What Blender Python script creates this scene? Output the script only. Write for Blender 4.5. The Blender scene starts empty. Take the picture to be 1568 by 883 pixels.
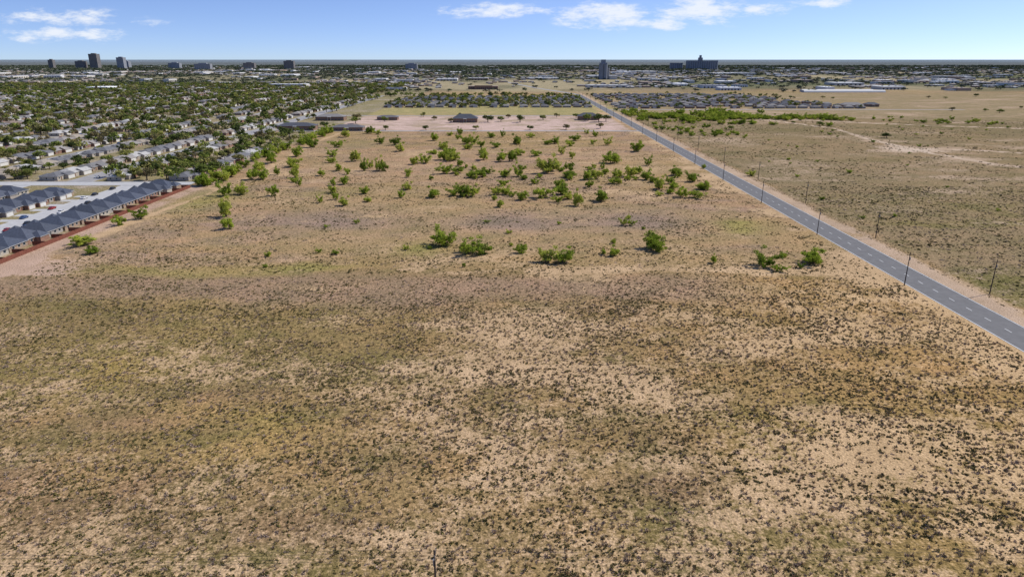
import bpy, math, random, time
import numpy as np
random.seed(7); rng=np.random.default_rng(7)
sc=bpy.context.scene
root=sc.collection
# ---------------------------------------------------------------- noise helpers
_T=np.random.default_rng(3).random((16,256,256))
def vnoise(x,y,s=0):
    t=_T[s%16]; xi=np.floor(x).astype(int); yi=np.floor(y).astype(int)
    fx=x-xi; fy=y-yi; fx=fx*fx*(3-2*fx); fy=fy*fy*(3-2*fy)
    a=t[xi&255,yi&255]; b=t[(xi+1)&255,yi&255]; c=t[xi&255,(yi+1)&255]; d=t[(xi+1)&255,(yi+1)&255]
    return (a*(1-fx)+b*fx)*(1-fy)+(c*(1-fx)+d*fx)*fy
def fbm(x,y,s=0,o=4):
    v=0;a=1;t=0
    for i in range(o):
        v=v+a*vnoise(x*2**i+17*i,y*2**i+31*i,s+i); t+=a; a*=.55
    return v/t
def sm(a,b,x):
    t=np.clip((x-a)/(b-a),0,1); return t*t*(3-2*t)
# ---------------------------------------------------------------- materials
class NT:
    def __init__(s,nt): s.nt=nt; s.n=nt.nodes; s.l=nt.links
    def node(s,t,**k):
        n=s.n.new(t)
        for a,b in k.items(): setattr(n,a,b)
        return n
    def put(s,inp,v):
        if hasattr(v,'is_output'): s.l.new(v,inp)
        else: inp.default_value=v
    def math(s,op,a,b=0.0,c=0.0,clamp=False):
        n=s.node('ShaderNodeMath',operation=op,use_clamp=clamp)
        s.put(n.inputs[0],a); s.put(n.inputs[1],b); s.put(n.inputs[2],c); return n.outputs[0]
    def mix(s,f,a,b,bt='MIX'):
        n=s.node('ShaderNodeMix',data_type='RGBA',blend_type=bt)
        s.put(n.inputs[0],f); s.put(n.inputs[6],a); s.put(n.inputs[7],b); return n.outputs[2]
    def noise(s,vec,scale,detail=4,rough=.6,dist=0):
        n=s.node('ShaderNodeTexNoise'); s.put(n.inputs['Vector'],vec)
        n.inputs['Scale'].default_value=scale; n.inputs['Detail'].default_value=detail
        n.inputs['Roughness'].default_value=rough; n.inputs['Distortion'].default_value=dist
        return n.outputs['Fac']
    def ss(s,x,a,b,lo=0.,hi=1.):
        n=s.node('ShaderNodeMapRange',interpolation_type='SMOOTHSTEP')
        s.put(n.inputs[0],x); s.put(n.inputs[1],a); s.put(n.inputs[2],b); n.inputs[3].default_value=lo; n.inputs[4].default_value=hi
        return n.outputs[0]
    def ramp(s,f,stops,interp='LINEAR'):
        n=s.node('ShaderNodeValToRGB'); n.color_ramp.interpolation=interp
        e=n.color_ramp.elements
        while len(e)<len(stops): e.new(.5)
        for i,(p,c) in enumerate(stops): e[i].position=p; e[i].color=(*c,1)
        s.put(n.inputs[0],f); return n.outputs[0]
def newmat(name,rough=.9):
    m=bpy.data.materials.new(name); m.use_nodes=True; t=NT(m.node_tree)
    b=t.n['Principled BSDF']; b.inputs['Roughness'].default_value=rough
    b.inputs['Specular IOR Level'].default_value=.2
    return m,t,b
def simple(name,col,var=.25,scale=1.5,rough=.85):
    m,t,b=newmat(name,rough)
    g=t.node('ShaderNodeNewGeometry'); f=t.noise(g.outputs['Position'],scale,4,.65)
    c=t.mix(1.0,(*col,1),t.ramp(f,[(.3,(1-var,)*3),(.7,(1+var,)*3)]),'MULTIPLY')
    t.put(b.inputs['Base Color'],c); return m
def randmat(name,stops,var=.2,rough=.85,scale=.8,interp='CONSTANT'):
    m,t,b=newmat(name,rough)
    o=t.node('ShaderNodeObjectInfo'); c=t.ramp(o.outputs['Random'],stops,interp)
    g=t.node('ShaderNodeNewGeometry'); f=t.noise(g.outputs['Position'],scale,3,.6)
    c=t.mix(1.0,c,t.ramp(f,[(.3,(1-var,)*3),(.7,(1+var,)*3)]),'MULTIPLY')
    t.put(b.inputs['Base Color'],c); return m
def leafmat(name,stops,scale=.6,trans=.25,var=True):
    m=bpy.data.materials.new(name); m.use_nodes=True; t=NT(m.node_tree); t.n.remove(t.n['Principled BSDF'])
    b=t.node('ShaderNodeBsdfDiffuse')
    o=t.node('ShaderNodeObjectInfo'); c=t.ramp(o.outputs['Random'],stops)
    if var:
        g=t.node('ShaderNodeNewGeometry'); f=t.noise(g.outputs['Position'],scale,2,.6)
        c=t.mix(1.0,c,t.ramp(f,[(.3,(.6,.65,.6)),(.7,(1.4,1.35,1.2))]),'MULTIPLY')
    t.put(b.inputs[0],c)
    if trans>0:
        tr=t.node('ShaderNodeBsdfTranslucent'); t.put(tr.inputs[0],c)
        mx=t.node('ShaderNodeMixShader'); mx.inputs[0].default_value=trans
        t.l.new(b.outputs[0],mx.inputs[1]); t.l.new(tr.outputs[0],mx.inputs[2])
        t.l.new(mx.outputs[0],t.n['Material Output'].inputs[0])
    else: t.l.new(b.outputs[0],t.n['Material Output'].inputs[0])
    return m
M={}
M['mesq']=leafmat('mesquite_leaves',[(0,(.17,.23,.035)),(.3,(.26,.33,.045)),(.7,(.34,.40,.06)),(1,(.42,.44,.09))],.6,.4)
M['broad']=leafmat('broadleaf_leaves',[(0,(.06,.08,.03)),(.25,(.11,.14,.04)),(.5,(.21,.25,.06)),(.72,(.18,.145,.085)),(1,(.30,.31,.08))],.25,.25)
M['fargreen']=leafmat('far_leaves',[(0,(.055,.072,.05)),(.4,(.085,.105,.06)),(.8,(.115,.13,.08)),(1,(.165,.155,.12))],.05,0,False)
M['shrub']=leafmat('shrub_leaves',[(0,(.055,.052,.022)),(.35,(.10,.09,.035)),(.65,(.14,.11,.05)),(1,(.165,.145,.055))],.3,0,False)
M['weed']=leafmat('weed_leaves',[(0,(.15,.135,.045)),(.5,(.215,.18,.06)),(1,(.28,.22,.09))],.3,0,False)
M['grass']=leafmat('dry_grass',[(0,(.30,.22,.105)),(.4,(.42,.31,.16)),(.75,(.36,.27,.17)),(1,(.55,.41,.23))],.15,0,False)
M['dead']=leafmat('grey_brush',[(0,(.21,.155,.115)),(.5,(.30,.225,.17)),(1,(.40,.30,.23))],.15,0,False)
M['bark']=simple('bark',(.12,.09,.065),.3,4)
M['asphalt']=simple('asphalt',(.135,.132,.128),.14,.35)
M['street']=simple('old_asphalt',(.28,.27,.26),.15,.2)
M['concrete']=simple('concrete',(.40,.395,.38),.12,.3)
M['white']=simple('white_paint',(.75,.75,.72),.2,2)
M['pole']=simple('pole_wood',(.07,.055,.045),.2,3)
M['metal']=simple('grey_metal',(.3,.3,.3),.1,3,.5)
M['wire']=simple('wire',(.05,.05,.05),.1,1)
M['roofblue']=randmat('shingle_blue_grey',[(0,(.055,.066,.09)),(.4,(.07,.08,.105)),(.7,(.05,.058,.075)),(1,(.075,.085,.11))],.2,.75,1.2,'LINEAR')
M['roofold']=randmat('shingle_old',[(0,(.16,.155,.15)),(.2,(.24,.22,.20)),(.4,(.20,.155,.12)),(.55,(.36,.35,.33)),(.7,(.13,.13,.135)),(.85,(.28,.24,.19))],.2)
M['roofdark']=randmat('shingle_dark',[(0,(.07,.075,.09)),(.4,(.12,.115,.12)),(.7,(.20,.19,.18))],.2)
M['wall']=randmat('brick_wall',[(0,(.30,.22,.16)),(.3,(.24,.14,.10)),(.55,(.38,.34,.28)),(.75,(.3,.27,.24))],.12)
M['trim']=simple('trim_white',(.55,.54,.50),.06)
M['glass']=simple('window_glass',(.03,.04,.05),.1,1,.15)
M['door']=simple('door_paint',(.16,.09,.06),.1)
M['fence']=simple('red_cedar',(.19,.07,.045),.25,1.2)
M['bigroof']=randmat('warehouse_roof',[(0,(.62,.62,.60)),(.3,(.40,.40,.39)),(.5,(.30,.24,.19)),(.65,(.74,.74,.72)),(.85,(.22,.22,.24))],.08)
M['bigwall']=randmat('warehouse_wall',[(0,(.5,.47,.42)),(.4,(.34,.25,.19)),(.7,(.55,.55,.54))],.08)
M['conc2']=simple('silo_concrete',(.21,.225,.25),.10,.05)
M['tower']=simple('tower_brown',(.19,.175,.165),.12,.05)
M['tower2']=simple('tower_grey',(.27,.28,.30),.12,.05)
M['brown']=simple('brown_brick',(.22,.14,.10),.15,.5)
M['tyre']=simple('tyre',(.02,.02,.02),.1)
M['car']=randmat('car_paint',[(0,(.6,.6,.6)),(.25,(.03,.03,.035)),(.45,(.25,.26,.28)),(.65,(.3,.03,.03)),(.8,(.05,.09,.2)),(.9,(.7,.7,.68))],.02,.3)
# ---------------------------------------------------------------- mesh builder
class MB:
    def __init__(s): s.v=[];s.f=[];s.m=[];s.mats=[]
    def mi(s,k):
        if k not in s.mats: s.mats.append(k)
        return s.mats.index(k)
    def poly(s,pts,k):
        b=len(s.v); s.v+= [tuple(p) for p in pts]; s.f.append(tuple(range(b,b+len(pts)))); s.m.append(s.mi(k))
    def box(s,x0,x1,y0,y1,z0,z1,k,top=None):
        p=[(x0,y0),(x1,y0),(x1,y1),(x0,y1)]
        for i in range(4):
            a=p[i];b=p[(i+1)%4]; s.poly([(*a,z0),(*b,z0),(*b,z1),(*a,z1)],k)
        s.poly([(*q,z1) for q in p],top or k); s.poly([(*q,z0) for q in p[::-1]],k)
    def hip(s,x0,x1,y0,y1,z,h,k,ov=.5,gable=False):
        x0-=ov;x1+=ov;y0-=ov;y1+=ov; w=x1-x0; d=y1-y0; z2=z+h
        s.poly([(x0,y0,z-.15),(x0,y1,z-.15),(x1,y1,z-.15),(x1,y0,z-.15)],'trim')
        for (a,b) in (((x0,y0),(x1,y0)),((x1,y0),(x1,y1)),((x1,y1),(x0,y1)),((x0,y1),(x0,y0))):
            s.poly([(*a,z-.15),(*b,z-.15),(*b,z),(*a,z)],'trim')
        if d>=w:
            i=0 if gable else w/2; xm=(x0+x1)/2; r0=(xm,y0+i,z2); r1=(xm,y1-i-.001,z2)
            s.poly([(x0,y0,z),(x1,y0,z),r0],'wall' if gable else k)
            s.poly([(x1,y1,z),(x0,y1,z),r1],'wall' if gable else k)
            s.poly([(x1,y0,z),(x1,y1,z),r1,r0],k); s.poly([(x0,y1,z),(x0,y0,z),r0,r1],k)
        else:
            i=0 if gable else d/2; ym=(y0+y1)/2; r0=(x0+i,ym,z2); r1=(x1-i,ym,z2)
            s.poly([(x0,y1,z),(x0,y0,z),r0],'wall' if gable else k)
            s.poly([(x1,y0,z),(x1,y1,z),r1],'wall' if gable else k)
            s.poly([(x0,y0,z),(x1,y0,z),r1,r0],k); s.poly([(x1,y1,z),(x0,y1,z),r0,r1],k)
    def tube(s,a,b,r0,r1,k,n=6):
        a=np.array(a,float);b=np.array(b,float);d=b-a;d/=np.linalg.norm(d)+1e-9
        u=np.cross(d,(0,0,1) if abs(d[2])<.9 else (1,0,0));u/=np.linalg.norm(u);w=np.cross(d,u)
        A=[a+r0*(math.cos(2*math.pi*i/n)*u+math.sin(2*math.pi*i/n)*w) for i in range(n)]
        B=[b+r1*(math.cos(2*math.pi*i/n)*u+math.sin(2*math.pi*i/n)*w) for i in range(n)]
        for i in range(n):
            j=(i+1)%n; s.poly([A[i],A[j],B[j],B[i]],k)
        s.poly(B,k)
    def leaves(s,C,R,n,size,k,R2,flat=.8,up=.3):
        for _ in range(n):
            d=R2.normal(size=3); d/=np.linalg.norm(d); r=R*(R2.random()**.4)
            p=np.array(C)+d*r*np.array([1,1,flat])
            nrm=R2.normal(size=3)*.8+np.array([0,0,up])+d*.6; nrm/=np.linalg.norm(nrm)
            u=np.cross(nrm,R2.normal(size=3)); u/=np.linalg.norm(u)+1e-9; w=np.cross(nrm,u)
            z=size*(.6+.8*R2.random())
            s.poly([p-u*z*.5,p+w*z*.35,p+u*z*.5,p-w*z*.35],k)
    def mesh(s,name):
        me=bpy.data.meshes.new(name); me.from_pydata([tuple(map(float,q)) for q in s.v],[],s.f)
        for k in s.mats: me.materials.append(M[k])
        me.polygons.foreach_set('material_index',s.m); me.update(); return me
def obj(name,me,loc=(0,0,0),rz=0,scale=(1,1,1)):
    o=bpy.data.objects.new(name,me); o.location=loc; o.rotation_euler=(0,0,rz); o.scale=scale; root.objects.link(o); return o
# ---------------------------------------------------------------- regions
def G(x,y,cx,cy,rx,ry): return np.exp(-(((x-cx)/rx)**2+((y-cy)/ry)**2))
def L(a,b,t): return a*(1-t)[...,None]+np.array(b)*t[...,None]
def region(x,y):
    n1=fbm(x/70,y/32,0); n2=fbm(x/26,y/13,4); n3=fbm(x/190+5,y/110,7); n4=fbm(x/420+3,y/300,9); n6=fbm(x/40+9,y/24,12); n7=fbm(x/14,y/9,14)
    wx=x+10*(n2-.5); wy=y+40*(n1-.5)+22*(n2-.5)
    c=np.ones(x.shape+(3,))*np.array((.255,.178,.088))
    s=np.ones(x.shape+(3,))*np.array((.46,.325,.19))
    b=np.full(x.shape,.45)+(n1-.5)*.7+(n2-.5)*.8+(n7-.5)*.5
    near=1-sm(205,265,wy)
    c=L(c,(.165,.135,.055),sm(.42,.62,n1)*near*.85)
    c=L(c,(.21,.14,.088),sm(.5,.66,n6)*near*.7)
    c=L(c,(.135,.115,.05),sm(.54,.68,n7)*near*.6)
    gold=sm(20,110,wx)*near; c=L(c,(.32,.205,.085),gold*.6); s=L(s,(.50,.345,.18),gold*.6)
    dl=sm(10,-70,wx)*sm(115,160,wy)*near; c=L(c,(.175,.14,.062),dl*.6); b-=.10*dl
    b+=.26*G(wx,wy,-2,172,24,34)+.22*G(wx,wy,75,190,50,24)+.22*G(wx,wy,45,222,60,10)+.10*G(wx,wy,0,140,20,20)
    b-=.20*G(wx,wy,-32,175,12,22)
    yel=G(wx,wy,-60,118,18,12)+G(wx,wy,60,125,25,10)+G(wx,wy,-100,160,25,20)+.7*G(wx,wy,-95,205,60,12); c=L(c,(.29,.225,.065),np.clip(yel,0,1)*.4)
    band=sm(190,212,wy)*(1-sm(222,245,wy))*(1-sm(60,95,wx)); c=L(c,(.255,.18,.13),band*.8); b-=.25*band
    mid=sm(225,275,wy)
    cm=np.ones(x.shape+(3,))*np.array((.30,.207,.128)); cm=L(cm,(.25,.18,.132),sm(.42,.6,n2)); cm=L(cm,(.29,.215,.105),sm(.48,.64,n3)*.6); cm=L(cm,(.22,.17,.085),sm(.55,.68,n7)*.5)
    c=c*(1-mid)[...,None]+cm*mid[...,None]; b-=.16*mid
    b+=.4*G(wx,wy,0,245,110,7)*sm(.4,.55,n2)
    lav=np.clip(G(wx,wy,-87,330,35,28)+G(wx,wy,0,320,30,22)+G(wx,wy,62,328,28,26)+G(wx,wy,15,455,30,20)*.5,0,1); c=L(c,(.215,.165,.14),lav*.85); b-=.3*lav
    pk=np.clip(G(wx,wy,0,300,20,12)+G(wx,wy,-70,520,40,60)+G(wx,wy,60,560,60,40),0,1); c=L(c,(.35,.24,.16),pk*.6)
    gr=np.clip(G(wx,wy,-78,246,16,7)+G(wx,wy,-38,277,10,10)+G(wx,wy,108,312,10,10)+.9*G(wx,wy,-172,385,18,40)+.6*G(wx,wy,-110,400,20,8)+.7*G(wx,wy,-130,238,40,8)+.5*G(wx,wy,-140,640,30,30),0,1); c=L(c,(.22,.21,.065),gr*.7); b-=.3*gr
    v=np.clip(sm(122,134,wx)*(1-sm(137,142,x))*(.3+.7*sm(.4,.6,n2)),0,1); b+=.38*v
    v2=sm(148,152,x)*(1-sm(157,162,wx)); b+=.5*v2; s=L(s,(.43,.32,.225),v2)
    tr=sm(-200,-197,x)*(1-sm(-190,-184,wx))*(y<440); tr2=sm(-146,-172,wx+(y-250)*.3)*(1-sm(240,270,wy))*sm(218,238,wy)
    b+=.35*tr+.5*tr2; trt=np.clip(tr+tr2,0,1); s=L(s,(.43,.305,.225),trt)
    tk=np.exp(-((x-(-180+5*np.sin(y/60)))/2.2)**2)*(y>290)*(y<760); b+=.55*tk
    R=sm(158,164,wx)*(1-sm(1500,1700,y))
    cr=np.ones(x.shape+(3,))*np.array((.225,.172,.105)); cr=L(cr,(.155,.135,.058),sm(.45,.6,n1)*(1-sm(300,480,y))); cr=L(cr,(.185,.15,.09),sm(.4,.6,n3)*sm(300,500,y)); cr=L(cr,(.145,.125,.06),sm(.52,.66,n2)*.6)
    cr=L(cr,(.24,.195,.12),sm(850,1050,wy+150*(n3-.5)))
    c=c*(1-R)[...,None]+cr*R[...,None]; b=b*(1-R)+R*(.24+(n1-.5)*1.0+(n2-.5)*.8+.06*sm(500,700,y))
    s=L(s,(.40,.30,.205),R)
    def path(pts,w):
        d=np.full(x.shape,1e9)
        for (x0,y0),(x1,y1) in zip(pts[:-1],pts[1:]):
            t=np.clip(((x-x0)*(x1-x0)+(y-y0)*(y1-y0))/((x1-x0)**2+(y1-y0)**2),0,1)
            d=np.minimum(d,np.hypot(x-x0-t*(x1-x0),y-y0-t*(y1-y0)))
        return np.exp(-(d/w)**2)
    p=path([(320,930),(365,790),(350,680),(347,600),(362,510),(420,440)],3)*.8+path([(352,610),(400,595),(450,560),(620,520)],2.5)*.8+path([(290,960),(480,830),(640,760)],4)*.8+G(wx,wy,346,605,18,20)*1.2
    p=np.clip(p,0,1); b+=p*1.0; s=L(s,(.52,.42,.32),p)
    lot=sm(755,768,y)*(1-sm(955,975,wy))*sm(-228,-220,x)*(1-sm(128,134,x)); s=L(s,(.50,.375,.315),lot); b+=lot*(.40+1.3*(n2-.5)); c=L(c,(.32,.255,.19),lot)
    f2=sm(975,990,y)*(1-R)*sm(-300,-280,x)*(1-sm(1150,1800,y)); c=L(c,(.28,.25,.125),f2); b-=.2*f2
    nb=sm(-200,-206,x)*sm(170,200,y)*(1-sm(2000,2300,y+300*(n4-.5))); c=L(c,(.20,.18,.10),nb*.9); b=b*(1-nb)+nb*(.36+(n2-.5)*.8); s=L(s,(.38,.32,.26),nb)
    fr=sm(1500,2000,y+500*(n4-.5)); n5=fbm(x/300,y/500,2,5)
    cf=np.ones(x.shape+(3,))*np.array((.175,.165,.11)); cf=L(cf,(.29,.255,.17),sm(.54,.63,n5)); cf=L(cf,(.115,.125,.075),sm(.49,.41,n5))
    c=c*(1-fr)[...,None]+cf*fr[...,None]; b=b*(1-fr)+fr*(.25); s=L(s,(.33,.30,.24),fr)
    haze=sm(3000,9000,y); c=L(c,(.10,.122,.14),haze*.9); s=L(s,(.14,.155,.165),haze*.9)  # distance haze painted into veg and soil colours, blue-grey with growing y
    far_haze=sm(9000,22000,y); c=L(c,(.15,.19,.235),far_haze); s=L(s,(.16,.20,.24),far_haze)  # paler haze painted into the ground colour towards the horizon
    return c,s,np.clip(b,0,1)
# ---------------------------------------------------------------- ground sheet
def axis(segs):
    out=[segs[0][0]]
    for a,b,st in segs:
        n=max(1,int(round((b-a)/st))); out+=list(np.linspace(a,b,n+1)[1:])
    return np.array(out)
xs=axis([(-42000,-8000,2500),(-8000,-2500,250),(-2500,-800,50),(-800,-230,15),(-230,-120,2.5),(-120,130,3),(130,170,1.6),(170,450,5),(450,800,12),(800,2500,50),(2500,8000,250),(8000,42000,2500)])
ys=axis([(-3000,60,300),(60,320,2.2),(320,480,4),(480,780,7),(780,1000,9),(1000,2400,25),(2400,6000,90),(6000,15000,500),(15000,45000,3000)])
X,Y=np.meshgrid(xs,ys); nx=len(xs);ny=len(ys)
co=np.stack([X,Y,np.zeros_like(X)],-1).reshape(-1,3)
I=np.arange(nx*ny).reshape(ny,nx)
q=np.stack([I[:-1,:-1],I[:-1,1:],I[1:,1:],I[1:,:-1]],-1).reshape(-1,4)
me=bpy.data.meshes.new('ground'); me.from_pydata(co.tolist(),[],q.tolist())
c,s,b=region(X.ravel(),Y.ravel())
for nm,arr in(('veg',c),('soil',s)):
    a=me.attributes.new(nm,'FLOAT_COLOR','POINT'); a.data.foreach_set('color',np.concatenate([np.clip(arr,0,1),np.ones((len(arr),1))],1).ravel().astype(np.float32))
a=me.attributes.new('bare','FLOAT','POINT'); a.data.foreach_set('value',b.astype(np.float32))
gm=bpy.data.materials.new('ground_soil_and_grass'); gm.use_nodes=True; t=NT(gm.node_tree); t.n.remove(t.n['Principled BSDF'])
bs=t.node('ShaderNodeBsdfDiffuse'); t.l.new(bs.outputs[0],t.n['Material Output'].inputs[0])
def att(n,o): k=t.node('ShaderNodeAttribute',attribute_name=n); return k.outputs[o]
P=t.node('ShaderNodeNewGeometry').outputs['Position']
nA=t.noise(P,.24,5,.76,.3); nB=t.noise(P,.95,3,.78); nC=t.noise(P,.06,3,.68); nD=t.noise(P,2.4,1.5,.75)
th=t.math('SUBTRACT',.70,t.math('MULTIPLY',att('bare','Fac'),.40))
mix=t.math('ADD',t.math('MULTIPLY',nA,.5),t.math('MULTIPLY',nB,.5))
mask=t.ss(mix,t.math('SUBTRACT',th,.075),t.math('ADD',th,.075))
veg=t.mix(1.0,att('veg','Color'),t.ramp(nB,[(.30,(.40,.41,.38)),(.46,(.88,.87,.84)),(.56,(1.2,1.17,1.14)),(.70,(1.8,1.72,1.68))]),'MULTIPLY')
veg=t.mix(1.0,veg,t.ramp(nC,[(.3,(.82,.86,.80)),(.7,(1.24,1.15,1.13))]),'MULTIPLY')
veg=t.mix(1.0,veg,t.ramp(nD,[(.3,(.68,.69,.66)),(.7,(1.32,1.31,1.3))]),'MULTIPLY')
soil=t.mix(1.0,att('soil','Color'),t.ramp(nD,[(.3,(.58,.56,.53)),(.52,(.98,.98,.98)),(.7,(1.32,1.32,1.32))]),'MULTIPLY')
soil=t.mix(1.0,soil,t.ramp(nC,[(.3,(.84,.82,.78)),(.7,(1.12,1.11,1.11))]),'MULTIPLY')
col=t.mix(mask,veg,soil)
t.put(bs.inputs[0],col)
bp=t.node('ShaderNodeBump'); bp.inputs['Strength'].default_value=.8; bp.inputs['Distance'].default_value=.35
t.put(bp.inputs['Height'],t.noise(P,1.5,1,.7)); t.l.new(bp.outputs[0],bs.inputs['Normal'])
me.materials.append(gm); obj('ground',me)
# ---------------------------------------------------------------- scatter
def scatter(name,pts,rot,scl,idx,sources):
    coll=bpy.data.collections.new(name+'_parts')
    for i,m_ in enumerate(sources):
        o=bpy.data.objects.new('%s_part_%02d'%(name,i),m_); coll.objects.link(o)
    me=bpy.data.meshes.new(name); me.vertices.add(len(pts)); me.vertices.foreach_set('co',pts.astype(np.float32).ravel())
    a=me.attributes.new('rot','FLOAT_VECTOR','POINT'); a.data.foreach_set('vector',rot.astype(np.float32).ravel())
    a=me.attributes.new('scl','FLOAT_VECTOR','POINT'); a.data.foreach_set('vector',scl.astype(np.float32).ravel())
    a=me.attributes.new('idx','INT','POINT'); a.data.foreach_set('value',idx.astype(np.int32))
    o=obj(name,me); g=bpy.data.node_groups.new(name,'GeometryNodeTree')
    g.interface.new_socket('Geometry',in_out='INPUT',socket_type='NodeSocketGeometry')
    g.interface.new_socket('Geometry',in_out='OUTPUT',socket_type='NodeSocketGeometry')
    N=g.nodes; l=g.links; gi=N.new('NodeGroupInput'); go=N.new('NodeGroupOutput'); ip=N.new('GeometryNodeInstanceOnPoints')
    ci=N.new('GeometryNodeCollectionInfo'); ci.inputs['Collection'].default_value=coll; ci.inputs['Separate Children'].default_value=True; ci.inputs['Reset Children'].default_value=True
    def na(n,ty):
        k=N.new('GeometryNodeInputNamedAttribute'); k.data_type=ty; k.inputs['Name'].default_value=n; return k.outputs['Attribute']
    e=N.new('FunctionNodeEulerToRotation'); l.new(na('rot','FLOAT_VECTOR'),e.inputs[0])
    l.new(gi.outputs[0],ip.inputs['Points']); l.new(ci.outputs[0],ip.inputs['Instance']); ip.inputs['Pick Instance'].default_value=True
    l.new(na('idx','INT'),ip.inputs['Instance Index']); l.new(e.outputs[0],ip.inputs['Rotation']); l.new(na('scl','FLOAT_VECTOR'),ip.inputs['Scale'])
    l.new(ip.outputs[0],go.inputs[0])
    md=o.modifiers.new('scatter','NODES'); md.node_group=g; print(name,len(pts)); return o
def rots(n): 
    r=np.zeros((n,3)); r[:,2]=rng.random(n)*6.283; return r
def shrubmesh(seed,k,n,size,flat=.7,w=.5):
    R=np.random.default_rng(seed); m=MB()
    for i in range(5):
        m.leaves((R.normal()*w*.4,R.normal()*w*.4,w*flat*(.35+.3*R.random())),w*(.35+.25*R.random()),n//5,size,k,R,flat)
    return m.mesh('shrub')
def tuft(seed,k,n=20,h=.45,w=.3):
    R=np.random.default_rng(seed); m=MB()
    for i in range(n):
        a=R.random()*6.283; r=w*R.random()**.6; p=np.array([math.cos(a)*r*.6,math.sin(a)*r*.6,0]); tip=np.array([math.cos(a)*r*1.5,math.sin(a)*r*1.5,h*(.5+.6*R.random())])
        u=np.array([-math.sin(a+R.normal()),math.cos(a+R.normal()),0])*.06
        m.poly([p-u,p+u,tip],k)
    return m.mesh('tuft')
src=[shrubmesh(1,'shrub',40,.28),shrubmesh(2,'shrub',35,.27,.55),shrubmesh(3,'shrub',45,.25,.8),
     shrubmesh(4,'weed',35,.25,.5),shrubmesh(5,'weed',30,.24,.6),
     shrubmesh(6,'dead',35,.22,.6),shrubmesh(7,'dead',30,.22,.45),
     tuft(8,'grass'),tuft(9,'grass',22,.4,.4),tuft(10,'dead',22,.4,.35)]
def cand(n,x0,x1,y0,y1):
    x=rng.uniform(x0,x1,n); y=rng.uniform(y0,y1,n); k=(np.abs(x)<.84*y+15); return x[k],y[k]
allp=[];alls=[];alli=[]
def emit(x,y,s0,s1,idxs,zs=1.0):
    n=len(x); s=rng.uniform(0,1,n)**1.8*(s1-s0)+s0
    allp.append(np.stack([x,y,np.zeros(n)-.02],1)); alls.append(np.stack([s,s*rng.uniform(.8,1.2,n),s*zs*rng.uniform(.8,1.2,n)],1)); alli.append(rng.choice(idxs,n))
fade=lambda y:1-.75*sm(205,262,y)
x,y=cand(86000,-178,136,72,280); n=fbm(x/11,y/7,5); n2=fbm(x/45,y/25,11)
k=rng.random(len(x))<(.07+sm(.45,.64,n*.65+n2*.35)*.58)*fade(y+30*(n-.5)); emit(x[k],y[k],.38,1.05,[0,1,2,0,1,2,3,4])
x,y=cand(50000,-178,136,72,270); k=rng.random(len(x))<(.14+.42*sm(.45,.6,fbm(x/20,y/12,6)))*fade(y); emit(x[k],y[k],.4,1.1,[3,4,4,3,6,1])
x,y=cand(46000,-178,136,72,235); k=rng.random(len(x))<(.35+.4*sm(.4,.6,fbm(x/14,y/9,8)))*fade(y+20); emit(x[k],y[k],.7,1.5,[7,8,9,7,6])
x,y=cand(36000,-178,134,245,760); k=rng.random(len(x))<.08+.5*sm(.5,.62,fbm(x/22,y/18,3)); emit(x[k],y[k],.6,1.3,[5,6,9,3,4])
x,y=cand(18000,-178,134,240,460); k=rng.random(len(x))<.08+.6*sm(.48,.60,fbm(x/15,y/10,9)); emit(x[k],y[k],.6,1.3,[0,1,2,4,3])
x,y=cand(58000,164,900,190,900); n=fbm(x/30,y/22,2); k=(rng.random(len(x))<(.1+.9*sm(.42,.60,n))*np.clip(330/y,0,1)); emit(x[k],y[k],.8,1.9,[0,1,2,3,4,3,5],.8)
x,y=cand(24000,164,400,190,420); k=rng.random(len(x))<.5; emit(x[k],y[k],.6,1.4,[3,4,3,5,6,7])
x,y=cand(2500,150,163,80,900); emit(x[(x>157)],y[(x>157)],.6,1.2,[7,8,3])
p=np.concatenate(allp); s_=np.concatenate(alls); i_=np.concatenate(alli)
scatter('field_shrubs_and_grass',p,rots(len(p)),s_,i_,src)
# ---------------------------------------------------------------- trees
def mesquite(seed):
    R=np.random.default_rng(seed); m=MB(); nst=R.integers(3,5); ends=[]
    for i in range(nst):
        a=6.283*i/nst+R.random(); p=np.array([.02*math.cos(a),.02*math.sin(a),-.02]); d=np.array([math.cos(a)*.5,math.sin(a)*.5,.9]); r=.022
        for s in range(3):
            q=p+d*(.13+.04*R.random()); m.tube(p,q,r,r*.7,'bark',5); r*=.7
            for _ in range(2):
                e=q+(d*.5+R.normal(size=3)*.35+np.array([0,0,.1]))*.2; m.tube(q,e,r*.6,r*.2,'bark',4); ends.append(e)
            p=q; d=d+R.normal(size=3)*.25
        ends.append(p)
    for e in ends:
        if R.random()<.9: m.leaves(e+R.normal(size=3)*.03,.10+.07*R.random(),62,.066,'mesq',R,.75,.6)
    for i in range(12):
        a=R.random()*6.28; r=.08+.34*R.random(); m.leaves((r*math.cos(a),r*math.sin(a),.14+.34*R.random()),.10+.05*R.random(),58,.064,'mesq',R,.8,.6)
    return m.mesh('mesquite_tree')
mq=[mesquite(100+i) for i in range(7)]
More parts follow.
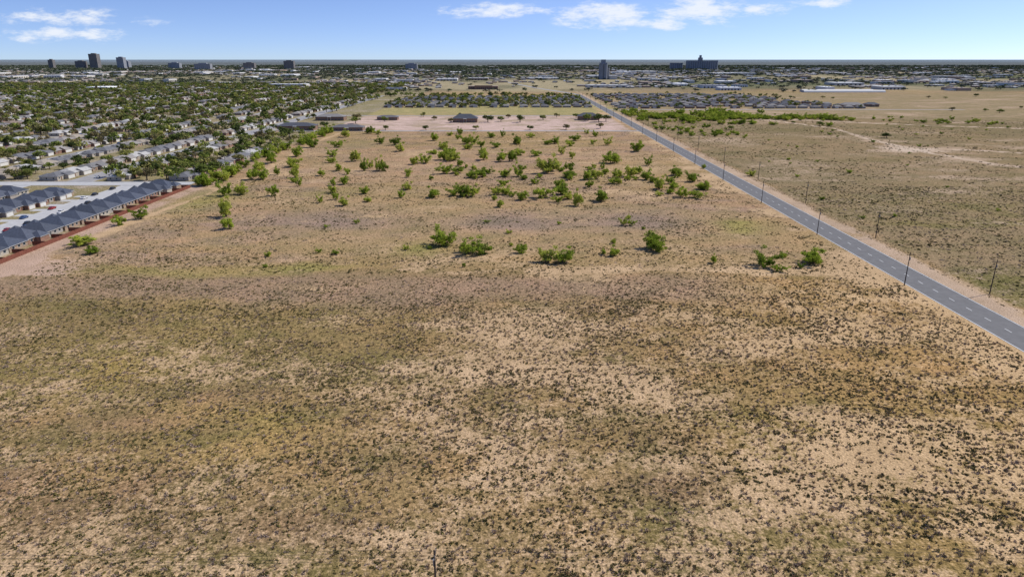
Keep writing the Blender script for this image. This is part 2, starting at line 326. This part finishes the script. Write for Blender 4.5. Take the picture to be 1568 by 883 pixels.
T=[(-28.5,280,9,8),(-18,268,8,6),(-12,266.5,7,6),(3.5,268,4.5,4),(14,255,7,6),(20,254,7,6.5),(58.6,276,7,8.5),(60,270,6,6),(96,249,8,6),(99,243,4,3.5),(116,253,8.5,6.5),
(-143,335,7,10),(-132,310,6,7),(-170,267,5,4),(-183,281,9,5),(-183.6,331,7,6),(-186,317,5,6),(-6.6,359,4,5),(24.4,472,12,12),(28,480,9,9),(75.6,520,13,10),(106,589,10,10),(87.6,633,7,7),
(16.7,384,9,8),(29,394,8,7),(49.7,375,9,7),(35.5,362,6,9),(5.9,378,7,6),(-28,390,8,7),(-23,388,6,6),(-34,392,6,5),(-45,386,7,6),(-46,470,9,7),(-38,472,9,6),(-53,537,9,10),(-45,535,9,9),(-66,520,9,7),
(-27,453,7,6),(-20,455,7,7),(-22,537,9,9),(-8,527,8,9),(0,530,7,10),(-5,457,7,6),(4,458,7,8),(6,563,8,7),(37,453,9,6),(50,446,8,7),(56,448,7,8),(70,453,7,7),(79,458,8,8),
(97,386,7,6),(104,384,7,6),(97,410,6,6),(89,410,6,8),(111,463,9,7),(116,410,8,6),(116,438,7,7),(53,317,3.5,4),(56,316,3,4),(41,264,4,4),(37,266,2.5,2.5),(78,254,2.5,4),
(-121,530,8,10),(-104,482,5,9),(-94,484,6,9),(-90,481,6,8),(-144,453,5,9),(-122,482,6,6),(-170,446,8,9),(-163,447,8,8),(-157,394,7,7),(-165,390,8,8),(-137,390,5,8),(-63,410,6,5),(-63,384,4,5),(-99,380,4,5),
(-173,556,9,10),(-178,617,10,10),(-145,556,8,6),(-155,617,9,8),(-95,589,8,8),(-122,643,8,7),(-107,633,9,9),(-75,669,8,9),(-42,643,9,8),(-36,640,8,9),(-14,617,8,6),(4,643,8,9),(40,643,9,7),(60,669,10,7),
(29,417,7,6),(-3.5,394,6,5),(-9,394,6,5),(20,560,8,6),(-60,610,8,6),(-16,470,6,4),(64,430,7,5),(86,470,7,6),(88,445,7,7),(100,430,6,5),(-160,500,9,9),(-176,475,9,10),(-182,520,10,10),(-168,700,10,9),(-150,735,10,9)]
for _ in range(50):
    T.append((rng.normal(30,50),rng.uniform(370,500),rng.uniform(2.5,5.5),rng.uniform(3,5)))
for _ in range(30):
    T.append((rng.uniform(-150,125),rng.uniform(500,740),rng.uniform(4,8),rng.uniform(4,8)))
for _ in range(14):
    T.append((rng.uniform(-160,-80),rng.uniform(360,500),rng.uniform(3,6),rng.uniform(3,7)))
for _ in range(20):
    T.append((rng.uniform(-100,122),rng.uniform(245,330),rng.uniform(1.5,2.8),rng.uniform(1.5,2.5)))
for _ in range(26):
    yy=rng.uniform(420,750); T.append((rng.uniform(-196,-186)-.02*(yy-420),yy,rng.uniform(6,10),rng.uniform(6,9)))
for i,(x,y,w,h) in enumerate(T):
    obj('mesquite_tree',mq[i%7],(x,y,-.03),rng.random()*6.28,(w*1.2,w*1.2,h*1.3))
def broad(seed,nl=46,size=.085,k='broad',clumps=16,w=.36):
    R=np.random.default_rng(seed); m=MB(); m.tube((0,0,-.02),(0,0,.3),.035,.025,'bark',6)
    for i in range(clumps):
        a=R.random()*6.28; u=R.random(); r=w*math.sqrt(u); z=.36+.42*R.random()*(1-u*.6)
        c=(r*math.cos(a),r*math.sin(a),z)
        if i<7: m.tube((0,0,.26),c,.018,.005,'bark',4)
        m.leaves(c,.13+.06*R.random(),nl,size,k,R,.85,.5)
    return m.mesh('broadleaf_tree')
bt=[broad(200+i) for i in range(5)]
fart=[broad(300+i,5,.28,'fargreen',8,.4) for i in range(4)]
midt=[broad(320+i,12,.16,'broad',11,.38) for i in range(5)]
# ---------------------------------------------------------------- houses
def windows(m,x,y0,y1,z0,z1,side):
    e=.04*side; m.box(min(x,x+e),max(x,x+e),y0,y1,z0,z1,'trim'); e2=.06*side
    m.box(min(x+e,x+e2),max(x+e,x+e2),y0+.1,y1-.1,z0+.1,z1-.1,'glass')
def windowsY(m,y,x0,x1,z0,z1,side):
    e=.04*side; m.box(x0,x1,min(y,y+e),max(y,y+e),z0,z1,'trim'); e2=.06*side
    m.box(x0+.1,x1-.1,min(y+e,y+e2),max(y+e,y+e2),z0+.1,z1-.1,'glass')
def house(seed,w,d,h,rh,roof,steepgable=True):
    R=random.Random(seed); m=MB(); m.box(-d/2,d/2,-w/2,w/2,0,h-.15,'wall'); m.hip(-d/2,d/2,-w/2,w/2,h,rh,roof)
    gw=w*.5; gy0=-w/2+.15 if R.random()<.5 else w/2-gw-.15; ext=2.5
    m.box(-d/2-ext,-d/2,gy0,gy0+gw,0,h-.17,'wall'); m.hip(-d/2-ext,-d/2+gw*.5,gy0,gy0+gw,h+.02,rh*.72,roof,.4,steepgable)
    m.box(-d/2-ext-.05,-d/2-ext,gy0+.6,gy0+gw-.6,.05,2.2,'trim')
    oy=-1 if gy0>-w/4 else 1
    yy=w/2*oy
    windows(m,-d/2,min(yy-oy*1.2,yy-oy*2.8),max(yy-oy*1.2,yy-oy*2.8),.9,2.1,-1)
    m.box(-d/2-.06,-d/2,yy-oy*4.1-.5,yy-oy*4.1+.5,0,2.1,'door')
    for a in(-.28,.02,.3): windows(m,d/2,w*a-.8,w*a+.8,.9,2.1,1)
    for sd in(-1,1):
        for a in(-.25,.2): windowsY(m,sd*w/2,d*a-.6,d*a+.6,.9,2.1,sd)
    if R.random()<.6:
        m.box(d/2,d/2+2.5,-w*.1,w*.42,0,h-.18,'wall'); m.hip(d/2-w*.26,d/2+2.5,-w*.1,w*.42,h+.03,rh*.6,roof,.4)
    m.tube((d*.1,w*.1,h),(d*.1,w*.1,h+rh*.95),.12,.12,'metal',6)
    return m.mesh('house')
nh=[house(i,11.3,15.5,2.5,2.9+.2*i,'roofblue',False) for i in range(4)]
oh=[house(10+i,13+2*i,9+i,2.8,1.9+.2*i,'roofold') for i in range(4)]
dh=[house(20+i,13,9,2.8,2.2,'roofdark') for i in range(2)]
k=0
for y in np.arange(150,412,12.4):
    obj('brick_house',nh[random.randrange(4)],(-212.5+random.uniform(-.7,.7),y,0),0); k+=1
for y in np.arange(190,400,12.4):
    obj('brick_house',nh[random.randrange(4)],(-262+random.uniform(-.7,.7),y,0),math.pi); k+=1
for y in np.arange(230,400,12.4):
    obj('brick_house',nh[random.randrange(4)],(-291+random.uniform(-.7,.7),y,0),0); k+=1
m=MB()
for y in np.arange(140,416,.2): m.box(-197.05,-197.0,y,y+.17,.05,1.85+random.uniform(-.03,.03),'fence')
for y in np.arange(140,416.5,2.4): m.box(-197.22,-197.06,y,y+.1,0,1.95,'fence')
m.box(-197.12,-197.052,140,416,.4,.5,'fence'); m.box(-197.12,-197.052,140,416,1.4,1.5,'fence')
for x in np.arange(-222,-197.2,.2): m.box(x,x+.17,416,416.05,.05,1.85,'fence')
obj('wooden_fence',m.mesh('fence'))
for y in np.arange(156.2,412,12.4):
    m=MB()
    for x in np.arange(-203.3,-197.4,.2): m.box(x,x+.17,y,y+.05,.05,1.8,'fence')
    obj('wooden_fence',m.mesh('fence'))
def strip(name,x0,x1,y0,y1,z,mk,kerb=0):
    m=MB(); m.poly([(x0,y0,z),(x1,y0,z),(x1,y1,z),(x0,y1,z)],mk)
    if kerb:
        if x1-x0<y1-y0:
            m.box(x0-.3,x0-.001,y0,y1,0,.13,'concrete'); m.box(x1+.001,x1+.3,y0,y1,0,.13,'concrete')
        else:
            m.box(x0,x1,y0-.3,y0-.001,0,.13,'concrete'); m.box(x0,x1,y1+.001,y1+.3,0,.13,'concrete')
    return obj(name,m.mesh(name))
strip('street',-243,-230,120,424,.012,'concrete',1)
strip('street',-310,-300,200,424,.012,'concrete',1)
strip('street',-760,-202,424,437,.016,'concrete',1)
for y in np.arange(150,412,12.4): strip('driveway',-229.6,-223.8,y-2.6,y+2.6,.008,'concrete')
for y in np.arange(190,400,12.4): strip('driveway',-250.8,-243.4,y-2.6,y+2.6,.008,'concrete')
# ---------------- main road
m=MB(); m.poly([(138,-60,.012),(151,-60,.012),(151,1560,.012),(138,1560,.012)],'asphalt')
m.poly([(138.25,-60,.016),(138.45,-60,.016),(138.45,1560,.016),(138.25,1560,.016)],'white')
m.poly([(150.55,-60,.016),(150.75,-60,.016),(150.75,1560,.016),(150.55,1560,.016)],'white')
for y in np.arange(-60,1550,9): m.poly([(144.42,y,.016),(144.58,y,.016),(144.58,y+3.0,.016),(144.42,y+3.0,.016)],'white')
obj('main_road',m.mesh('main_road'))
strip('street',-520,137.9,757,765,.010,'street')
strip('street',-270,137.9,968,977,.010,'street')
strip('street',151.1,700,1085,1094,.010,'street')
m=MB(); m.poly([(151,1560,.012),(72,1900,.012),(-46,2600,.012),(-60,2600,.012),(60,1900,.012),(138,1560,.012)],'street'); obj('street',m.mesh('street'))
NS=[-278-84*i for i in range(0,18)]; EW=[700,960,1230,1500,1780]
for i,x in enumerate(NS):
    y0=437.2; y0=max(y0,(abs(x)-60)/.95); y1=2050 if x<-300 else 1500
    wd=8 if i==0 else 5
    strip('street',x-wd,x+wd,y0,y1,.016,'street',1 if i<3 else 0)
for y in EW: strip('street',-y*.95,-270,y-4,y+4,.020,'street')
far=[];farr=[];fari=[];nind=0
def addh(x,y,rz):
    global nind
    if y<760 and x>-560 and abs(x)<.85*y:
        obj('suburban_house',oh[nind%4],(x,y,0),rz); nind+=1
    else: far.append((x,y,0)); farr.append(rz); fari.append(random.randrange(4))
for x in NS:
    y=448
    while y<2030:
        if all(abs(y-e)>14 for e in EW) and abs(x)<.92*y+40 and not(x>-300 and y>1480):
            if not(x==NS[0] and y>745): 
                if random.random()<.95: addh(x+21,y+random.uniform(-1.5,1.5),0)
            if random.random()<.96: addh(x-21,y+random.uniform(-1.5,1.5),math.pi)
        y+=random.choice([17,18.5,20,22])
y=448
while y<585: addh(-214,y,0); y+=19
dk=[];dr=[];di=[]
for yy in np.arange(1140,1440,36):
    for xx in np.arange(-200,125,17):
        if random.random()<.85: dk.append((xx+random.uniform(-2,2),yy+random.uniform(-3,3),0)); dr.append(math.pi/2*random.choice([1,-1])); di.append(random.randrange(2))
for yy in np.arange(1120,1560,40):
    for xx in np.arange(175,560-(yy-1120)*.2,18):
        if random.random()<.8: dk.append((xx,yy+random.uniform(-3,3),0)); dr.append(math.pi/2*random.choice([1,-1])); di.append(random.randrange(2))
def z3(r): a=np.zeros((len(r),3)); a[:,2]=r; return a
scatter('distant_houses',np.array(far),z3(farr),np.ones((len(far),3)),np.array(fari),oh)
scatter('distant_estate_houses',np.array(dk),z3(dr),np.ones((len(dk),3)),np.array(di),dh)
def onstreet(x,y):
    r=np.zeros(len(x),bool)
    for i,s in enumerate(NS): r|=(np.abs(x-s)<(12 if i==0 else 7))
    for e in EW+[430.5]: r|=(np.abs(y-e)<8)
    return r
N0=30000
x=rng.uniform(-2100,-203,N0); y=rng.uniform(440,2150,N0)
k=(np.abs(x)<.86*y+30)&~onstreet(x,y)&~((x>-262)&(y>590))&(rng.random(N0)<.42+.5*sm(.42,.6,fbm(x/60,y/60,1)))
x,y=x[k],y[k]
dmin=np.min([np.abs(np.abs(x-s)-21) for s in NS],0); k=(dmin>6)|(rng.random(len(x))<.32); x,y=x[k],y[k]
near=(y<600)&(x>-460)
for xx,yy in zip(x[near],y[near]):
    w=random.uniform(6,12); obj('broadleaf_tree',bt[random.randrange(5)],(xx,yy,0),random.random()*6.28,(w*1.2,w*1.2,w*.95))
x,y=x[~near],y[~near]; n=len(x); w=rng.uniform(6,12.5,n)
pts=[np.stack([x,y,np.zeros(n)],1)]; ws=[w]
def patch(n,x0,x1,y0,y1,a,b):
    pts.append(np.stack([rng.uniform(x0,x1,n),rng.uniform(y0,y1,n),np.zeros(n)],1)); ws.append(rng.uniform(a,b,n))
patch(330,-210,130,1130,1450,6,11); patch(200,160,560,1110,1560,5,9); patch(60,-250,130,1445,1500,8,12)
patch(40,-340,-262,1000,1500,7,12); patch(90,-270,-205,440,760,6,11)
pp=np.concatenate(pts); ww=np.concatenate(ws)
scatter('neighborhood_trees',pp,rots(len(pp)),np.stack([ww*1.2,ww*1.2,ww],1),rng.integers(0,5,len(pp)),midt)
n=1100; x=rng.uniform(158,420,n); y=rng.uniform(860,1090,n)-.2*(x-160)
q=fbm(x/22,y/30,6)+.22*np.exp(-((y-(985-.25*(x-160)))/45)**2)-.0009*np.clip(x-250,0,None)
k=q>.60; x,y=x[k],y[k]; n=len(x); w=rng.uniform(4,9,n)
x2=rng.uniform(380,1150,170); y2=905-.22*(x2-380)+rng.normal(0,22,170)+30*np.sin(x2/60); w2=rng.uniform(2.5,6,170)
x3=rng.uniform(160,240,60); y3=rng.uniform(700,900,60); w3=rng.uniform(2.5,6,60)
x4=rng.uniform(170,900,140); y4=rng.uniform(260,850,140); w4=rng.uniform(1.6,3.6,140)
x=np.concatenate([x,x2,x3,x4]); y=np.concatenate([y,y2,y3,y4]); w=np.concatenate([w,w2,w3,w4]); n=len(x)
scatter('thicket',np.stack([x,y,np.zeros(n)],1),rots(n),np.stack([w*1.3,w*1.3,w],1),rng.integers(0,7,n),mq)
for _ in range(40):
    x=rng.uniform(200,1100); y=rng.uniform(620,1500)
    if abs(x)<.85*y: w=rng.uniform(5,10); obj('broadleaf_tree',bt[random.randrange(5)],(x,y,0),rng.random()*6.28,(w*1.4,w*1.4,w*.8))
for x,y,w in [(-30,870,14),(-14,880,10),(10,868,13),(96,885,14),(108,872,15),(118,880,12),(85,930,10),(-70,940,9),(-120,950,9),(-200,905,13),(-190,850,12),(-160,880,9),(40,900,10),(60,945,8),(-215,800,11),(-95,770,8),(20,772,8),(-40,775,8),(60,775,9),(-140,772,8),(100,790,9),(-75,860,9),(-5,930,8),(-100,900,8)]:
    obj('broadleaf_tree',bt[random.randrange(5)],(x,y,0),rng.random()*6.28,(w*1.2,w*1.2,w*.85))
n=34000; y=np.sqrt(rng.uniform(1650**2,7500**2,n)); x=rng.uniform(-.80,.80,n)*y
d=fbm(x/300,y/500,2,5); k=(rng.random(n)<np.clip(.12+.8*sm(.56,.44,d)*(.55+.45*(x<0)),0,1))&~((x>150)&(y<1900)&(rng.random(n)<.7))&~((np.abs(x+250)<600)&(np.abs(y-1950)<150)&(rng.random(n)<.85))
x,y=x[k],y[k]; n=len(x); w=rng.uniform(8,14,n)*np.clip(y/3000,1,1.8)
scatter('distant_trees',np.stack([x,y,np.zeros(n)],1),rots(n),np.stack([w*1.6,w*1.6,w*.75],1),rng.integers(0,4,n),fart)
# ---------------------------------------------------------------- far buildings
def shed(seed):
    m=MB(); w,d,h=[(1,.5,.10),(1,.8,.12),(1,.35,.14)][seed%3]
    m.box(-w/2,w/2,-d/2,d/2,0,h,'bigwall','bigroof'); m.box(-w/2+.02,w/2-.02,-d/2+.02,d/2-.02,h+.0002,h+.012,'bigroof')
    for i in range(6): m.box(-w/2+.07+i*.15,-w/2+.13+i*.15,-d/2-.004,-d/2-.0002,.0,h*.55,'glass')
    for i in range(3): m.box(-.3+i*.28,-.25+i*.28,-.05,.0,h+.0122,h+.035,'metal')
    return m.mesh('warehouse')
sh=[shed(i) for i in range(3)]
n=1700; y=np.sqrt(rng.uniform(1750**2,7000**2,n)); x=rng.uniform(-.82,.82,n)*y; k=rng.random(n)<.25+.75*sm(.45,.6,fbm(x/500,y/700,12)); x,y=x[k],y[k]; n=len(x); w=rng.uniform(18,75,n)*np.where(rng.random(n)<.1,2,1)
r=np.zeros((n,3)); r[:,2]=rng.integers(0,2,n)*math.pi/2+rng.normal(0,.02,n)
scatter('distant_town_buildings',np.stack([x,y,np.zeros(n)],1),r,np.stack([w,w,np.minimum(w,60)],1),rng.integers(0,3,n),sh)
n=5000; y=np.sqrt(rng.uniform(1900**2,5000**2,n)); x=rng.uniform(-.82,.82,n)*y; k=fbm(x/400+9,y/400,5)>.47; x,y=x[k],y[k]; n=len(x)
scatter('distant_town_houses',np.stack([x,y,np.zeros(n)],1),rots(n)//1.5708*1.5708,np.full((n,3),1.15),rng.integers(0,4,n),oh)
def office(name,x,y,w,d,h,mk,floors):
    m=MB(); m.box(-w/2,w/2,-d/2,d/2,0,h,mk); fh=h/floors
    for i in range(floors):
        z=i*fh+fh*.35
        for j in range(8):
            xa=-w/2+w*(j+.3)/8; m.box(xa,xa+w/8*.4,-d/2-.15,-d/2-.02,z,z+fh*.4,'glass')
            ya=-d/2+d*(j+.3)/8; m.box(w/2+.02,w/2+.15,ya,ya+d/8*.4,z,z+fh*.4,'glass')
    m.box(-w/4,w/4,-d/4,d/4,h+.01,h+5,mk); m.box(-w/2-.3,w/2+.3,-d/2-.3,d/2+.3,h-1,h+.005,mk); obj(name,m.mesh(name),(x,y,0))
office('office_tower',-3026,5220,58,45,106,'tower',30)
office('office_tower',-2835,5220,50,40,82,'tower2',20)
office('office_building',-3130,5220,66,40,56,'tower',14)
office('office_building',-2950,5500,50,40,55,'tower2',12)
office('office_building',-3330,5200,34,30,66,'tower',14)
office('office_building',-1580,5100,70,40,58,'tower',12)
office('office_building',-2440,5200,80,40,44,'tower2',9)
office('office_building',-2150,5000,110,40,40,'tower2',8)
office('office_building',-1900,5200,80,40,44,'tower',8)
office('office_building',-700,5000,80,40,40,'tower2',8)
m=MB()
for r in range(2):
    for i in range(14): m.tube((1210+i*15.5,4950+r*15.5,0),(1210+i*15.5,4950+r*15.5,56),8,8,'conc2',14)
m.box(1204,1418,4946,4972,56.01,61,'conc2'); m.box(1285,1310,4944,4974,61.02,80,'conc2'); m.box(1291,1303,4950,4968,80.02,96,'conc2')
for i in range(7): m.tube((1100+i*13,4980,0),(1100+i*13,4980,42),6.5,6.5,'conc2',12)
m.box(1095,1185,4975,4985,42.01,46,'conc2'); m.box(1185,1204,4955,4960,50,53,'metal')
obj('grain_elevator',m.mesh('grain_elevator'))
m=MB()
for a in(-1,1):
    for b in(-1,1): m.tube((342+a*7.5,2690+b*7.5,0),(342+a*7.5,2690+b*7.5,54),8,8,'conc2',16)
m.box(329,355,2678,2702,54.01,60,'conc2'); m.box(334,350,2684,2696,60.01,71,'conc2'); m.tube((362,2690,0),(362,2690,42),4,4,'metal',10); m.box(366,395,2684,2700,0,14,'bigwall')
obj('feed_mill_tower',m.mesh('feed_mill_tower'))
m=MB(); m.box(-112,-36,1815,1850,0,8,'brown','bigroof'); m.box(-95,-50,1808,1814.98,0,10,'brown','bigroof')
for i in range(14): m.box(-111+i*5.3,-108+i*5.3,1814.8 if not(-95<-111+i*5.3<-50) else 1807.8,1814.97 if not(-95<-111+i*5.3<-50) else 1807.97,2,5,'glass')
obj('school_building',m.mesh('school_building'))
def lowb(name,x,y,w,d,h,rh,wall='brown'):
    m=MB(); m.box(-w/2,w/2,-d/2,d/2,0,h-.15,wall); m.hip(-w/2,w/2,-d/2,d/2,h,rh,'roofdark',.8)
    n=int(w//4)
    for i in range(n): windowsY(m,-d/2,-w/2+1+i*4,-w/2+2.8+i*4,1,2.4,-1)
    m.box(-2,2,-d/2-3,-d/2-.08,h-.4,h-.16,'trim'); 
    for a in(-1.8,1.8): m.tube((a,-d/2-2.8,0),(a,-d/2-2.8,h-.4),.12,.12,'trim',6)
    obj(name,m.mesh(name),(x,y,0))
lowb('church_building',-58,872,30,16,5,5); lowb('community_hall',-238,775,40,18,5,3); lowb('community_hall',-180,768,34,14,4,2.5); lowb('community_hall',-232,900,36,18,5,3)
lowb('ranch_house',548,1140,34,14,4.5,3.5); lowb('ranch_house',590,1160,22,12,4,3); lowb('storage_building',-160,905,26,14,4,2); lowb('church_building',98,905,26,14,5,4)
for x0,y0,ln in((680,1660,190),(690,1695,170)):
    m=MB()
    for i in range(10):
        a0=math.pi*i/10;a1=math.pi*(i+1)/10
        m.poly([(0,-9*math.cos(a0),5.5*math.sin(a0)),(ln,-9*math.cos(a0),5.5*math.sin(a0)),(ln,-9*math.cos(a1),5.5*math.sin(a1)),(0,-9*math.cos(a1),5.5*math.sin(a1))],'trim')
    m.poly([(0,-9*math.cos(math.pi*i/10),5.5*math.sin(math.pi*i/10)) for i in range(11)],'trim'); m.box(-.2,-.02,-2,2,0,3.5,'metal')
    obj('poultry_shed',m.mesh('poultry_shed'),(x0,y0,0))
# ---------------------------------------------------------------- utility poles
def polemesh():
    m=MB(); m.tube((0,0,-.3),(0,0,12),.19,.12,'pole',8); m.box(-1.2,1.2,-.16,-.06,11.1,11.25,'pole')
    for a in(-1.05,-.45,.45,1.05): m.tube((a,-.05,11.25),(a,-.05,11.5),.06,.04,'metal',6)
    m.tube((.28,.1,9.2),(.28,.1,10.2),.2,.2,'metal',8); return m.mesh('utility_pole')
pm=polemesh()
def wires(name,pts,sag,off,r=.012):
    m=MB()
    for (a,b) in zip(pts[:-1],pts[1:]):
        for o in off:
            A=np.array(a)+np.array(o);B=np.array(b)+np.array(o);q=None
            for i in range(9):
                t_=i/8; p_=A*(1-t_)+B*t_; p_[2]-=sag*4*t_*(1-t_)
                if q is not None: m.tube(q,p_,r,r,'wire',4)
                q=p_
    obj(name,m.mesh(name))
L1=[(136.8,226+72*k,0) for k in range(-3,18)]; L2=[(160.6,217+76*k,0) for k in range(-3,14)]
for q in L1+L2: obj('utility_pole',pm,q)
of=[(a,-.05,11.5) for a in(-1.05,.45,1.05)]
wires('power_line',L1,1.2,of); wires('power_line',L2,1.2,of)
L3=[(-190,74,0),(-96,75,0),(-10.5,76,0),(98,77,0),(190,78,0)]
for q in L3: obj('utility_pole',pm,(q[0],q[1],.28),math.pi/2)
of=[(.05,a,11.78) for a in(-1.05,-.45,.45,1.05)]; wires('power_line',L3,.8,of,.02)
L4=[(-199.5,430+48*k,0) for k in range(0,7)]
for q in L4: obj('utility_pole',pm,q)
m=MB()
prof=[(-2.2,.35),(-2.25,.8),(-1.5,.95),(-.9,1.42),(.7,1.45),(1.35,1.0),(2.1,.85),(2.2,.4)]
for s in(-1,1): m.poly([(s*.88,a,z) for a,z in (prof if s>0 else prof[::-1])],'car')
for (a,z),(b2,w_) in zip(prof,prof[1:]+prof[:1]):
    m.poly([(-.88,a,z),(.88,a,z),(.88,b2,w_),(-.88,b2,w_)],'glass' if (z,w_) in((.95,1.42),(1.45,1.0)) else 'car')
for s in(-1,1): 
    m.poly([(s*.885,-1.25,1.0),(s*.885,-.85,1.35),(s*.885,.65,1.37),(s*.885,1.1,1.02)],'glass')
    for a in(-1.4,1.4): m.tube((s*.7,a,.32),(s*.92,a,.32),.32,.32,'tyre',12)
cm=m.mesh('car')
for i in random.sample(range(5,21),12): obj('parked_car',cm,(-226.9+random.uniform(-.3,.3),150+12.4*i+.9,0.01),math.pi/2)
for i,yy in enumerate(np.linspace(252,408,13)): obj('parked_car',cm,(random.choice([-231.4,-241.6]),yy+random.uniform(-3,3),.02),0)
for i in range(24): obj('parked_car',cm,(NS[i%3]+random.choice([-1,1])*3.0,450+12*i+random.uniform(-3,3),.03),0)
# ---------------------------------------------------------------- light
az=math.atan2(.72,.30); el=math.radians(48)
sd=(math.sin(az)*math.cos(el),math.cos(az)*math.cos(el),math.sin(el))
from mathutils import Vector
ld=bpy.data.lights.new('sun','SUN'); ld.energy=4.8; ld.angle=math.radians(.5); ld.color=(1,.95,.87)
lo=bpy.data.objects.new('sun',ld); root.objects.link(lo); lo.rotation_euler=Vector(sd).to_track_quat('Z','Y').to_euler(); lo.location=(0,0,300)
w=bpy.data.worlds.new('World'); sc.world=w; w.use_nodes=True; t=NT(w.node_tree)
bg=t.n['Background']; bg.inputs[1].default_value=.115
sky=t.node('ShaderNodeTexSky',sky_type='NISHITA'); sky.sun_disc=False; sky.sun_elevation=el; sky.sun_rotation=az; sky.air_density=1.0; sky.dust_density=.7; sky.ozone_density=1.5
tc=t.node('ShaderNodeTexCoord'); sp=t.node('ShaderNodeSeparateXYZ'); t.l.new(tc.outputs['Generated'],sp.inputs[0])
zz=t.math('ADD',t.math('MULTIPLY',t.math('MAXIMUM',sp.outputs[2],0.),2.2),.065)
cb=t.node('ShaderNodeCombineXYZ'); t.put(cb.inputs[0],sp.outputs[0]); t.put(cb.inputs[1],sp.outputs[1]); t.put(cb.inputs[2],zz)
nm=t.node('ShaderNodeVectorMath',operation='NORMALIZE'); t.l.new(cb.outputs[0],nm.inputs[0]); t.l.new(nm.outputs[0],sky.inputs[0])
yy=t.math('MAXIMUM',sp.outputs[1],.02); u=t.math('DIVIDE',sp.outputs[0],yy); v=t.math('DIVIDE',sp.outputs[2],yy)
cv=t.node('ShaderNodeCombineXYZ'); t.put(cv.inputs[0],u); t.put(cv.inputs[1],t.math('MULTIPLY',v,3.2))
nz=t.noise(cv.outputs[0],22,6,.66)
tot=None
for (cu,cvv,ru,rv,st) in [(.125,.0545,.065,.018,1),(-.021,.062,.08,.010,.95),(.255,.060,.065,.018,1),(.205,.045,.045,.009,.9),(.34,.064,.04,.010,.8),(-.62,.053,.10,.013,.72),(-.62,.031,.11,.011,.72),(.42,.070,.05,.007,.75),(-.5,.045,.05,.006,.4),(-.15,.09,.2,.01,.7),(.6,.12,.3,.02,.8),(-.5,.15,.3,.03,.8)]:
    a=t.math('POWER',t.math('ABSOLUTE',t.math('DIVIDE',t.math('SUBTRACT',u,cu),ru)),2.); b_=t.math('POWER',t.math('ABSOLUTE',t.math('DIVIDE',t.math('SUBTRACT',v,cvv),rv)),2.)
    g_=t.math('MULTIPLY',t.math('EXPONENT',t.math('MULTIPLY',t.math('ADD',a,b_),-1.)),st)
    tot=g_ if tot is None else t.math('MAXIMUM',tot,g_)
den=t.ss(t.math('ADD',tot,t.math('MULTIPLY',t.math('SUBTRACT',nz,.5),2.6)),.22,1.05)
den=t.math('MULTIPLY',den,t.ss(tot,.06,.4))
skyc=t.mix(1.0,sky.outputs[0],(1.04,1.12,1.45,1),'MULTIPLY')
colr=t.mix(t.math('MULTIPLY',den,.85),skyc,(7.9,8.2,8.7,1))
t.l.new(colr,bg.inputs[0])
# ---------------------------------------------------------------- camera
cd=bpy.data.cameras.new('camera'); cd.lens=24; cd.sensor_width=36; cd.clip_end=80000; cd.clip_start=.5
ca=bpy.data.objects.new('camera',cd); root.objects.link(ca); ca.location=(0,0,75); ca.rotation_euler=(math.radians(71.4),0,0); sc.camera=ca
sc.view_settings.view_transform='Standard'; sc.view_settings.look='None'; sc.view_settings.exposure=0
